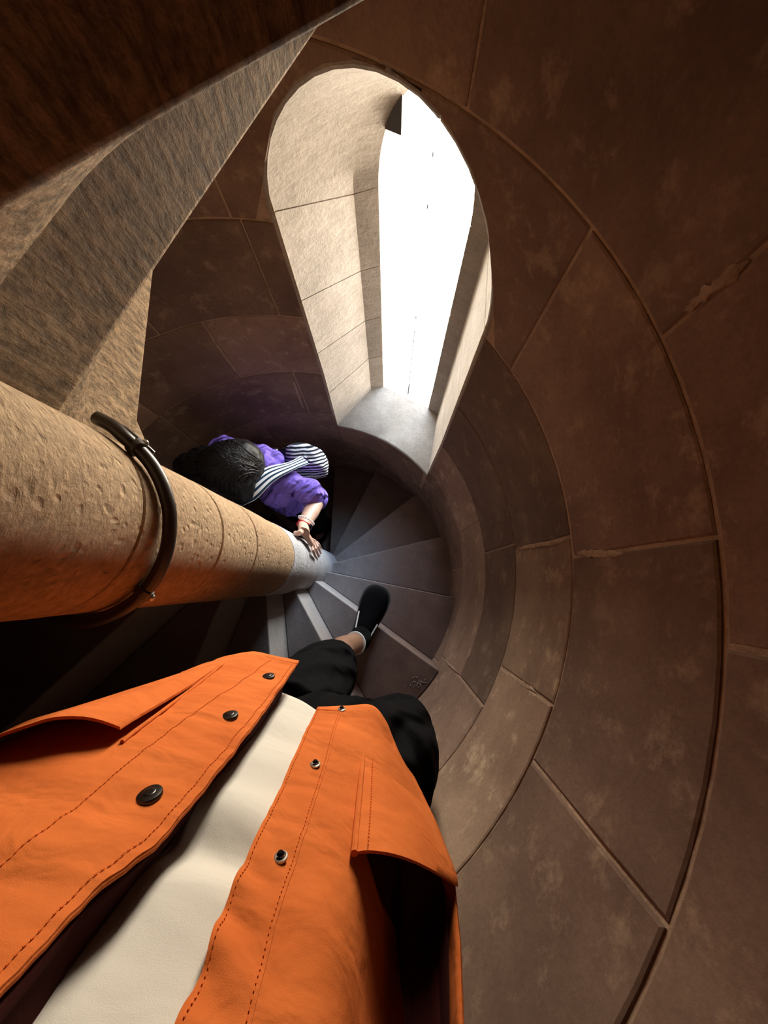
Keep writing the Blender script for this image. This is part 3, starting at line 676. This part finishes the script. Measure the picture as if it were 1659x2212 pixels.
Lo = spline([P(668, 1002, 1.45), P(637, 1014, 1.39), P(592, 1040, 1.335), P(556, 1076, 1.325), P(530, 1090, 1.37), P(510, 1100, 1.46)], 40)
me = bpy.data.meshes.new('strap'); vs = []; fs = []; nw = 8
for i in range(41):
    for k in range(nw + 1): vs.append(lerp(Uo[i], Lo[i], k / nw) + Vector((0, 0, .006 * sin(pi * k / nw))))
for i in range(40):
    for k in range(nw): a = i * (nw + 1) + k; fs.append((a, a + 1, a + nw + 2, a + nw + 1))
me.from_pydata([tuple(v) for v in vs], [], fs); uv = me.uv_layers.new(name='UVMap')
for lp in me.loops:
    vi = lp.vertex_index; uv.data[lp.index].uv = ((vi % (nw + 1)) / nw * 0.999 + 0.03, (vi // (nw + 1)) / 40)
finish(me, M_STRAP); st = link('strap', me, None); st.parent = bag; st.matrix_parent_inverse = Matrix.Translation(-Vector(bag.location))
sm = st.modifiers.new('thick', 'SOLIDIFY'); sm.thickness = 0.003; sm.offset = 0
mb = MB(); mb.ball(P(606, 1017, 1.37), (.006, .012, .004)); child(bag, 'slider', mb, M_GLASSBLK)
mb = MB()
for i in range(14): mb.ball(P(600 + rl.uniform(-8, 22), 978 + rl.uniform(-9, 12), 1.50 + rl.uniform(0, .05)), rl.uniform(.010, .017), n=8, m=6)
tf = child(bag, 'ruffle', mb, M_GLASSBLK); tf['label'] = 'dark ruffled mouth of the bag'

# ------------------------------------------------------------------ the person whose jacket, leg and shoe fill the lower left
man = empty('person', polar(0.60, -66, RISE * 1)); tag(man, 'person in open orange snap-front jacket, cream shirt and black trousers, one foot forward', 'person', 'people on the stair')
man.location = polar(0.45, -55, RISE)
def zc(pts):
    """curve in the torso frame given as (z, x, y) rows, sampled by depth z"""
    pts = sorted(pts)
    def f(z):
        if z <= pts[0][0]: a, b = pts[0], pts[1]
        elif z >= pts[-1][0]: a, b = pts[-2], pts[-1]
        else:
            for a, b in zip(pts[:-1], pts[1:]):
                if a[0] <= z <= b[0]: break
        t = (z - a[0]) / (b[0] - a[0]); return lerp(a[1], b[1], t), lerp(a[2], b[2], t)
    f.hem = pts[-1][0]; return f
EL = zc([(.64, -.145, -.256), (.52, -.150, -.252), (.39, -.155, -.250), (.275, -.167, -.244), (.235, -.182, -.240), (.20, -.1855, -.238), (.18, -.187, -.236), (.1, -.19, -.236), (.02, -.18, -.245)])
L1 = zc([(.65, -.19, -.250), (.5, -.215, -.240), (.38, -.235, -.229), (.25, -.25, -.225), (.1, -.255, -.232), (.02, -.24, -.25)])
L2 = zc([(.66, -.235, -.249), (.5, -.285, -.238), (.38, -.31, -.226), (.25, -.325, -.225), (.1, -.325, -.24), (.02, -.29, -.265)])
SL = zc([(.66, -.276, -.262), (.62, -.3125, -.264), (.5, -.355, -.252), (.38, -.388, -.240), (.25, -.395, -.245), (.1, -.38, -.27), (.02, -.33, -.30)])
BL = zc([(.66, -.285, -.33), (.5, -.345, -.34), (.38, -.365, -.34), (.2, -.36, -.36), (.02, -.32, -.37)])
BL2 = zc([(.66, -.24, -.45), (.38, -.27, -.46), (.02, -.27, -.46)])
BC = zc([(.66, -.1, -.51), (.38, -.1, -.525), (.02, -.1, -.51)])
R3 = zc([(.60, .018, -.37), (.5, .05, -.39), (.43, .056, -.40), (.39, .05, -.455), (.3, .045, -.46), (.2, .045, -.45), (.02, .04, -.41)])
BR = zc([(.62, .02, -.48), (.38, .03, -.49), (.02, .02, -.47)])
SR = zc([(.60, .030, -.395), (.55, .056, -.424), (.5, .067, -.4215), (.42, .0775, -.4156), (.36, .072, -.414), (.30, .062, -.4125), (.2, .06, -.40), (.02, .05, -.39)])
R2 = zc([(.60, .000, -.335), (.5, .015, -.348), (.42, .012, -.352), (.375, .005, -.42), (.3, .0, -.44), (.2, .005, -.42), (.02, .0, -.39)])
R1 = zc([(.60, -.022, -.314), (.5, -.02, -.322), (.36, -.026, -.330), (.2, -.033, -.328), (.02, -.033, -.33)])
R0 = zc([(.59, -.065, -.3065), (.47, -.067, -.304), (.36, -.072, -.306), (.27, -.077, -.302), (.2, -.075, -.298), (.02, -.07, -.30)])
ER = zc([(.58, -.102, -.303), (.47, -.107, -.295), (.385, -.110, -.293), (.32, -.1145, -.290), (.27, -.1157, -.2876), (.235, -.1125, -.283), (.205, -.112, -.279), (.1, -.11, -.277), (.02, -.10, -.28)])
CURV = [EL, L1, L2, SL, BL, BL2, BC, BR, SR, R3, R2, R1, R0, ER]
NS, NT = 90, 110
def jrow(s, ncol=NT):
    pts = []
    for f in CURV:
        z = lerp(f.hem, 0.02, s); x, y = f(z); pts.append(Vector((x, y, z)))
    if s > 1:
        pass
    return spline(pts, ncol)
def crease(x, y, z, amp=1.0):
    """soft folds that run across the cloth, puckers along the plackets"""
    n_ = noise.noise(Vector((x * 9, y * 9, z * 22))) * 0.55 + noise.noise(Vector((x * 16 + 5, y * 12, z * 12 + 3))) * 0.45
    h = 0.006 * amp * n_
    h += 0.0018 * noise.noise(Vector((x * 22, 0, z * 85)))
    if x > -.125:                                  # deep slanting folds low on the chest of the right front
        k = max(0, min(1, (.36 - z) / .10)) * max(0, 1 - (x + .12) / .05) if x < -.07 else 0
        h += .0048 * k * sin(z * 150 + x * 95 + 3 * noise.noise(Vector((x * 20, 1, z * 9))))
    return h
def W(v): return body(v[0], v[1], v[2])
rows = []
for i in range(NS + 1):
    s = i / NS; r = jrow(s); rr = []
    for k, p in enumerate(r):
        t = k / NT
        nrm = Vector((0, 1, 0)) if (t < .26 or t > .74) else Vector((0, 0, 0))
        amp = 1.0
        if t > .93: amp = 1.3
        hemlift = 0.0025 * (1 if s < 0.035 else 0) * nrm.y
        rr.append(W(p + nrm * (crease(p.x, p.y, p.z, amp) + hemlift)))
    rows.append(rr)
# shoulders
for s, zz in ((.78, -.03), (.5, -.055), (.3, -.06)):
    r = jrow(1.0); rows.append([W(Vector((lerp(-.10, p.x, s), lerp(-.38, p.y, s), zz))) for p in r])
mb = MB(); mb.grid(rows); jk = child(man, 'jacket', mb, M_ORANGE, sharp=60, fix=False)
jk['label'] = 'open orange jacket with dark snaps'
sm = jk.modifiers.new('cloth', 'SOLIDIFY'); sm.thickness = 0.0035; sm.offset = 0
def surf(fA, fB, t, z, out=0.0):
    """point on the jacket front between two of its curves"""
    xa, ya = fA(z); xb, yb = fB(z); x, y = lerp(xa, xb, t), lerp(ya, yb, t)
    return Vector((x, y + out + crease(x, y, z), z))
def jsub(name, mb, mat, **kw):
    return mb.build(name, mat, jk, **kw)
# placket bands with stitching
def band(fA, fB, t0, t1, z0, z1, out, name, n=140):
    A = [[W(surf(fA, fB, lerp(t0, t1, k / 8), lerp(z0, z1, i / n), out)) for k in range(9)] for i in range(n + 1)]
    B = [[W(surf(fA, fB, lerp(t0, t1, k / 8), lerp(z0, z1, i / n), out - .003)) for k in range(9)] for i in range(n + 1)]
    mb = MB(); mb.slab(A, B); return jsub(name, mb, M_ORANGE, sharp=60)
band(EL, L1, 0.0, 0.93, 0.642, 0.05, 0.0035, 'placket')
band(ER, R0, 0.0, 0.97, 0.581, 0.05, 0.0032, 'placket')
def stitches(fA, fB, t, z0, z1, out, name='stitching', step=.0042):
    mb = MB(); z = z1
    while z < z0:
        a = W(surf(fA, fB, t, z, out)); b_ = W(surf(fA, fB, t, z + step * .62, out)); mb.tube([a, b_], .00042, n=5); z += step
    o = jsub(name, mb, M_STITCH); o['kind'] = 'stuff'; return o
M_STITCH = cloth('orange_thread', (0.66, 0.13, 0.022), (0.72, 0.16, 0.03))
stitches(EL, L1, 0.10, .63, .12, .0045); stitches(EL, L1, 0.88, .63, .12, .0045); stitches(ER, R0, 0.90, .57, .12, .0042); stitches(ER, R0, 0.09, .57, .12, .0042)
for fs_, z_in in (((EL, L1), .014), ((L1, L2), .014), ((ER, R0), .014), ((R0, R1), .014)):
    mb = MB(); f0, f1 = fs_
    for k in range(16):
        p_ = []
        for t in (k / 16, (k + .6) / 16):
            z = lerp(f0.hem, f1.hem, t) - z_in; p_.append(W(surf(f0, f1, t, z, .0045)))
        mb.tube(p_, .0008, n=5)
    o = jsub('stitching', mb, M_STITCH); o['kind'] = 'stuff'
# snap caps (left placket) and studs (right placket)
def seat(px, py, fA, fB, out):
    z = .12
    while z < .7:
        x = (px - 829.5) / FPX * z; y = (1106 - py) / FPX * z; xa, ya = fA(z); xb, yb = fB(z); t = (x - xa) / (xb - xa)
        if y < lerp(ya, yb, t) + out + crease(x, y, z) : return z
        z += .001
    return z
def snap(px, py, z, r, kind):
    z = seat(px, py, EL if kind == 'cap' else ER, L1 if kind == 'cap' else R0, .004)
    c = body((px - 829.5) / FPX * z, (1106 - py) / FPX * z, z); nrm = (CU * 1.0 - CF * 0.05).normalized()
    mb = MB(); t1 = nrm
    if kind == 'cap':
        mb.tube([c - t1 * .001, c + t1 * .001, c + t1 * .0022, c + t1 * .0030], [r, r, r * .93, r * .7], n=28, flat=tuple(CR)); mb.tube([c + t1 * .0030, c + t1 * .0034, c + t1 * .0036], [r * .5, r * .46, r * .3], n=20, flat=tuple(CR)); m_ = M_SNAP
    else:
        mb.tube([c + t1 * .0005, c + t1 * .004, c + t1 * .0056], [r * .5, r * .52, r * .3], n=18, flat=tuple(CR)); m_ = M_STUD
    o = jsub('snap_cap' if kind == 'cap' else 'snap_stud', mb, m_, sharp=40); o['label'] = 'round dark snap cap' if kind == 'cap' else 'dark snap stud'
    if kind == 'stud':
        mb = MB(); rows = []
        for rr_, hh in ((r * .55, .0012), (r * .75, .0022), (r * .95, .0016), (r, .0002)): rows.append([c + t1 * hh + (CR * cos(2 * pi * k / 24) + CF * sin(2 * pi * k / 24)) * rr_ for k in range(24)])
        mb.grid(rows, closed=True); jsub('washer', mb, M_CLAMP)
snap(580, 1462, .586, .0092, 'cap'); snap(497, 1547, .418, .0092, 'cap'); snap(323, 1718, .2985, .0100, 'cap')
snap(738, 1533, .572, .0062, 'stud'); snap(681, 1652, .446, .0062, 'stud'); snap(606, 1853, .322, .0062, 'stud')
# hand pockets that stand away from the cloth
def pocket(corner_fn, out_fn, nu=18, nv=14, th=.003, name='pocket'):
    A = [[W(corner_fn(u / nu, v / nv) + Vector((0, out_fn(u / nu, v / nv), 0))) for u in range(nu + 1)] for v in range(nv + 1)]
    B = [[W(corner_fn(u / nu, v / nv) + Vector((0, out_fn(u / nu, v / nv) - th, 0))) for u in range(nu + 1)] for v in range(nv + 1)]
    mb = MB(); mb.slab(A, B); return jsub(name, mb, M_ORANGE, sharp=60)
def lp(u, v):                                     # u: seam -> side, v: mouth -> hem
    z = lerp(lerp(.366, .330, u), lerp(.60, .63, u), v); xs, xe = -.257, SL(z)[0] - .002
    x = lerp(xs, xe, u)
    ya = L1(z) if x > L2(z)[0] else L2(z); yb = L2(z) if x > L2(z)[0] else SL(z); y = lerp(ya[1], yb[1], min(1.2, max(0, (x - ya[0]) / (yb[0] - ya[0]))))
    return Vector((x, y, z))
pocket(lp, lambda u, v: .005 + .030 * (1 - v) ** 1.4 * sin(pi * min(1, .15 + .75 * u)) + .002 * sin(9 * u))
def rp(u, v):
    z = lerp(.348 + .060 * u * u, lerp(.535, .56, u), v); x = lerp(-.0245, SR(z)[0] + .004, u)
    ya = R1(z); yb = R2(z); yc = SR(z)
    k = max(0, min(1, (x + .0245) / (yc[0] + .0285))); y = lerp(-.328, yc[1], k ** 1.25)
    return Vector((x, y, z))
pocket(rp, lambda u, v: .005 + .024 * (1 - v) ** 1.2 * sin(pi * min(1, .12 + .8 * u)))
mb = MB(); A = []; B = []  # dark panel added to paint in the shade at the pocket mouth
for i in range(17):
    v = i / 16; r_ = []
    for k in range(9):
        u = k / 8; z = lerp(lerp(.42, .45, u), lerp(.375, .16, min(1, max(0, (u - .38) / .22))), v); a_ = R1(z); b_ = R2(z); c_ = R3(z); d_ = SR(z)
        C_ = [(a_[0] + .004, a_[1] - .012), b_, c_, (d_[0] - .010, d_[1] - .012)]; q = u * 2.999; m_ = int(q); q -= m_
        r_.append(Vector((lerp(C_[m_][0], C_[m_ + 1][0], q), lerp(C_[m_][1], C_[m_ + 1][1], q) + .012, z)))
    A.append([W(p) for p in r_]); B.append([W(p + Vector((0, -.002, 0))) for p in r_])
mb.slab(A, B); o = jsub('pocket_shade', mb, M_SHADE_CLOTH); o['label'] = 'dark panel painting in the shade inside the gaping pocket'
# raised welt beside the right pocket
mb = MB(); P_ = [W(rp(0, v / 16) + Vector((-.003, .006 + .006 * (1 - v / 16), 0))) for v in range(17)]; mb.tube(P_, .0035, n=8); jsub('welt', mb, M_ORANGE)
mb = MB(); P_ = [W(lp(0, v / 16) + Vector((.002, .004, 0))) for v in range(17)]; mb.tube(P_, .0022, n=8); jsub('welt', mb, M_ORANGE)
mb = MB()
for k in range(40):
    a = W(rp(.10, k / 41) + Vector((0, .0065 + .030 * (1 - k / 41) ** 1.2 * sin(pi * .2), 0))); b_ = W(rp(.10, (k + .6) / 41) + Vector((0, .0065 + .030 * (1 - k / 41) ** 1.2 * sin(pi * .2), 0))); mb.tube([a, b_], .0007, n=5)
o = jsub('stitching', mb, M_STITCH); o['kind'] = 'stuff'
# facing strip inside the left front, its maroon painting in the shade there
TL = zc([(.61, -.166, -.296), (.51, -.169, -.293), (.42, -.180, -.291), (.345, -.188, -.290), (.27, -.196, -.289), (.235, -.196, -.285), (.205, -.193, -.279), (.1, -.19, -.275), (.02, -.18, -.275)])
A = []; 
for i in range(61):
    z = lerp(.60, .03, i / 60); e = EL(z); t_ = TL(z)
    A.append([W(Vector((e[0] - .003, e[1] - .004, z))), W(Vector((lerp(e[0], t_[0], .5) - .006, lerp(e[1], t_[1], .5), z))), W(Vector((t_[0] + .001, t_[1] + .003, z))), W(Vector((t_[0] - .03, t_[1] - .03, z)))])
mb = MB(); mb.grid(A); o = jsub('facing_shade', mb, M_SHADE_CLOTH, fix=False); o['label'] = 'inner facing coloured dark maroon for shade'
sm = o.modifiers.new('cloth', 'SOLIDIFY'); sm.thickness = 0.002
# cream shirt
C0 = zc([(.61, -.135, -.310), (.45, -.14, -.300), (.3, -.15, -.293), (.2, -.155, -.287), (.02, -.15, -.285)])
C1 = zc([(.60, -.100, -.325), (.45, -.105, -.312), (.3, -.11, -.303), (.2, -.11, -.296), (.02, -.11, -.295)])
C2 = zc([(.60, -.045, -.352), (.45, -.055, -.345), (.02, -.06, -.345)])
C3 = zc([(.60, -.05, -.43), (.02, -.06, -.43)]); C4 = zc([(.60, -.1, -.485), (.02, -.1, -.485)])
CL = zc([(.61, -.215, -.33), (.3, -.235, -.33), (.02, -.22, -.33)]); CL2 = zc([(.61, -.23, -.42), (.02, -.25, -.42)])
rows = []
for i in range(81):
    s = i / 80; pts = []
    for f in (TL, C0, C1, C2, C3, C4, CL2, CL):
        z = lerp(f.hem, .02, s); x, y = f(z); pts.append(Vector((x, y, z)))
    # broad soft folds over the belly
    r = spline(pts + [pts[0]], 64)
    rows.append([W(p + Vector((0, .006 * noise.noise(Vector((p.x * 7, 2, p.z * 17))) + .006 * math.exp(-((p.z - .37 + .25 * (p.x + .15)) / .025) ** 2) - .009 * math.exp(-((p.z - .33 + .25 * (p.x + .15)) / .022) ** 2) + .004 * math.exp(-((p.z - .29) / .02) ** 2), 0))) for p in r])
mb = MB(); mb.grid(rows); ts_ = child(man, 'shirt', mb, M_TEE, sharp=60, fix=False); ts_['label'] = 'cream shirt'
sm = ts_.modifiers.new('cloth', 'SOLIDIFY'); sm.thickness = 0.003
mb = MB(); P_ = [rows[2][k] for k in range(0, 26)]; mb.tube(P_, .0012, n=6); mb.build('hem', M_TEE, ts_)
# body: torso, hips, legs and feet in one
def px(x, y, z): return body((x - 829.5) / FPX * z, (1106 - y) / FPX * z, z)
hipL, kneL, shinL, ankL = body(-.19, -.415, .70), px(700, 1456, 1.10), at_depth(738, 1402, 1.38), at_depth(770, 1388, 1.485)
hipR, kneR = body(-.02, -.44, .62), px(862, 1588, .86)
toeL = at_depth(822, 1268, CAMZ - RISE - .03); heeL = at_depth(770, 1402, CAMZ - RISE - .04)
toeR = polar(.50, -65.5, RISE * 2 + .03); heeR = polar(.66, -82, RISE * 2 + .03); ankR = lerp(heeR, toeR, .25) + Vector((0, 0, .08))
mb = MB()
mb.tube([body(-.15, -.40, .04), body(-.15, -.40, .2), body(-.15, -.40, .45), body(-.12, -.42, .62)], [(.07, .05), (.08, .055), (.08, .055), (.13, .075)], flat=tuple(CR))
mb.tube([hipL, lerp(hipL, kneL, .5), kneL, lerp(kneL, ankL, .4), shinL, ankL], [.085, .075, .058, .052, .044, .037]); mb.tube([hipR, lerp(hipR, kneR, .5), kneR, lerp(kneR, ankR, .5), ankR], [.085, .078, .06, .05, .038])
for a, h, t_ in ((ankL, heeL, toeL), (ankR, heeR, toeR)):
    mb.tube([a, lerp(h, t_, .25) + Vector((0, 0, .015)), lerp(h, t_, .7) + Vector((0, 0, -.005))], [.034, .024, .015])
bo = child(man, 'body', mb, M_SKIN2); remesh(bo, .007, 3)
mb = MB()
mb.tube([body(-.1, -.41, .56), body(-.1, -.42, .68)], [(.155, .085), (.165, .095)], flat=tuple(CR)); 
mb.tube([hipL, lerp(hipL, kneL, .5) + CU * .01, kneL, at_depth(718, 1438, 1.26), at_depth(729, 1424, 1.345)], [.10, .096, .097, .080, .062])
mb.tube([hipR, lerp(hipR, kneR, .5), kneR, lerp(kneR, ankR, .4), lerp(kneR, ankR, .85)], [.105, .100, .089, .075, .06])
tr2 = child(man, 'trousers', mb, M_BLACK); remesh(tr2, .007, 6, (.012, .07)); tr2['label'] = 'loose black trousers'
# shoes
def shoe(h, t_, base):
    h = Vector(h); t_ = Vector(t_); h.z = t_.z = base; d = (t_ - h); ln = d.length; d.normalize(); sd = Vector((d.y, -d.x, 0)); up = Vector((0, 0, 1))
    st_ = [(-.0, .018, .045), (.03, .031, .058), (.12, .039, .064), (.28, .041, .066), (.42, .043, .060), (.56, .050, .050), (.70, .056, .042), (.84, .054, .036), (.93, .044, .030), (.98, .028, .022), (1.0, .010, .012)]
    def ring(u, hw, ht, z0, grow=0.0, n=20):
        c = h + d * (u * ln); r = []
        for k in range(n):
            a = 2 * pi * k / n; r.append(c + sd * (hw + grow) * cos(a) * (1 if sin(a) >= 0 else 1) + up * (z0 + (ht * max(0, sin(a)) ** .8 if sin(a) > 0 else 0)))
        return r
    mb = MB(); rows = [ring(u, hw, ht, .018) for u, hw, ht in st_]; mb.grid(rows, closed=True); mb.f.append(tuple(range(20))); mb.f.append(tuple(reversed(range(len(mb.v) - 20, len(mb.v)))))
    up_ = child(man, 'shoe', mb, M_SHOE, sharp=50); up_['label'] = 'black slip-on shoe with white side strokes'
    s1 = up_.modifiers.new('round', 'SUBSURF'); s1.levels = 1; s1.render_levels = 2
    mb = MB(); A = []; B = []
    out_ = [(u * 1.03 - .012, hw + .0055) for u, hw, ht in st_]
    for u, hw in out_:
        c = h + d * (u * ln); A.append([c - sd * hw + up * .001, c + up * .001, c + sd * hw + up * .001]); B.append([c - sd * (hw - .001) + up * (.022 + .012 * max(0, u - .75)), c + up * (.022 + .012 * max(0, u - .75)), c + sd * (hw - .001) + up * (.022 + .012 * max(0, u - .75))])
    mb.slab(A, B); mb.build('sole', M_SOLE, up_, sharp=50)
    return h, d, sd, ln, up_
def onman(name, mb, mat, par):
    return mb.build(name, mat, par)
h, d, sd, ln, sh_ = shoe(heeL, toeL, RISE + .001)
for s, u0, u1 in ((-1, .30, .54), (1, .16, .46)):
    mb = MB(); pp = []
    for i in range(11):
        u = lerp(u0, u1, i / 10); hw = lerp(.040, .050, max(0, min(1, (u - .3) / .26))); ht = lerp(.066, .050, max(0, min(1, (u - .3) / .26)))
        a_ = radians(lerp(38, 26, i / 10)); pp.append(h + d * (u * ln) + sd * s * (hw * cos(a_) + .001) + Vector((0, 0, .018 + ht * sin(a_) ** .8)))
    mb.tube(pp, [(.0026, .0032)] * 11, n=8); onman('side_stroke', mb, M_WHITE, sh_)
shoe(heeR, toeR, RISE * 2 + .001)
# ankle sock with pale top line
axs = (ankL - shinL).normalized()
mb = MB(); mb.tube([ankL - axs * .012, ankL + axs * .012, h + d * (.20 * ln) + Vector((0, 0, .085)), h + d * (.24 * ln) + Vector((0, 0, .05))], [.0405, .042, .043, .036], n=24)
sk = child(man, 'sock', mb, M_BLACK)
mb = MB(); mb.tube([ankL - axs * .0135, ankL - axs * .013, ankL - axs * .008, ankL - axs * .0075], [.041, .0432, .0432, .041], n=24); mb.build('top_line', M_WHITE, sk)
# flakes of stone lying on the tread by the wall
mb = MB()
for i in range(46):
    p = at_depth(905 + rl.gauss(0, 14), 1478 + rl.gauss(0, 10), CAMZ - RISE - .003); a = math.hypot(p.x, p.y)
    if a > .72: continue
    mb.ball((p.x, p.y, RISE + .002), (rl.uniform(.0015, .0045), rl.uniform(.001, .003), rl.uniform(.001, .0025)), n=5, m=3)
gr_ = mb.build('stone_grit', M_GRIT); tag(gr_, 'pale stone grit scattered on the step beside the wall', 'grit', kind='stuff')
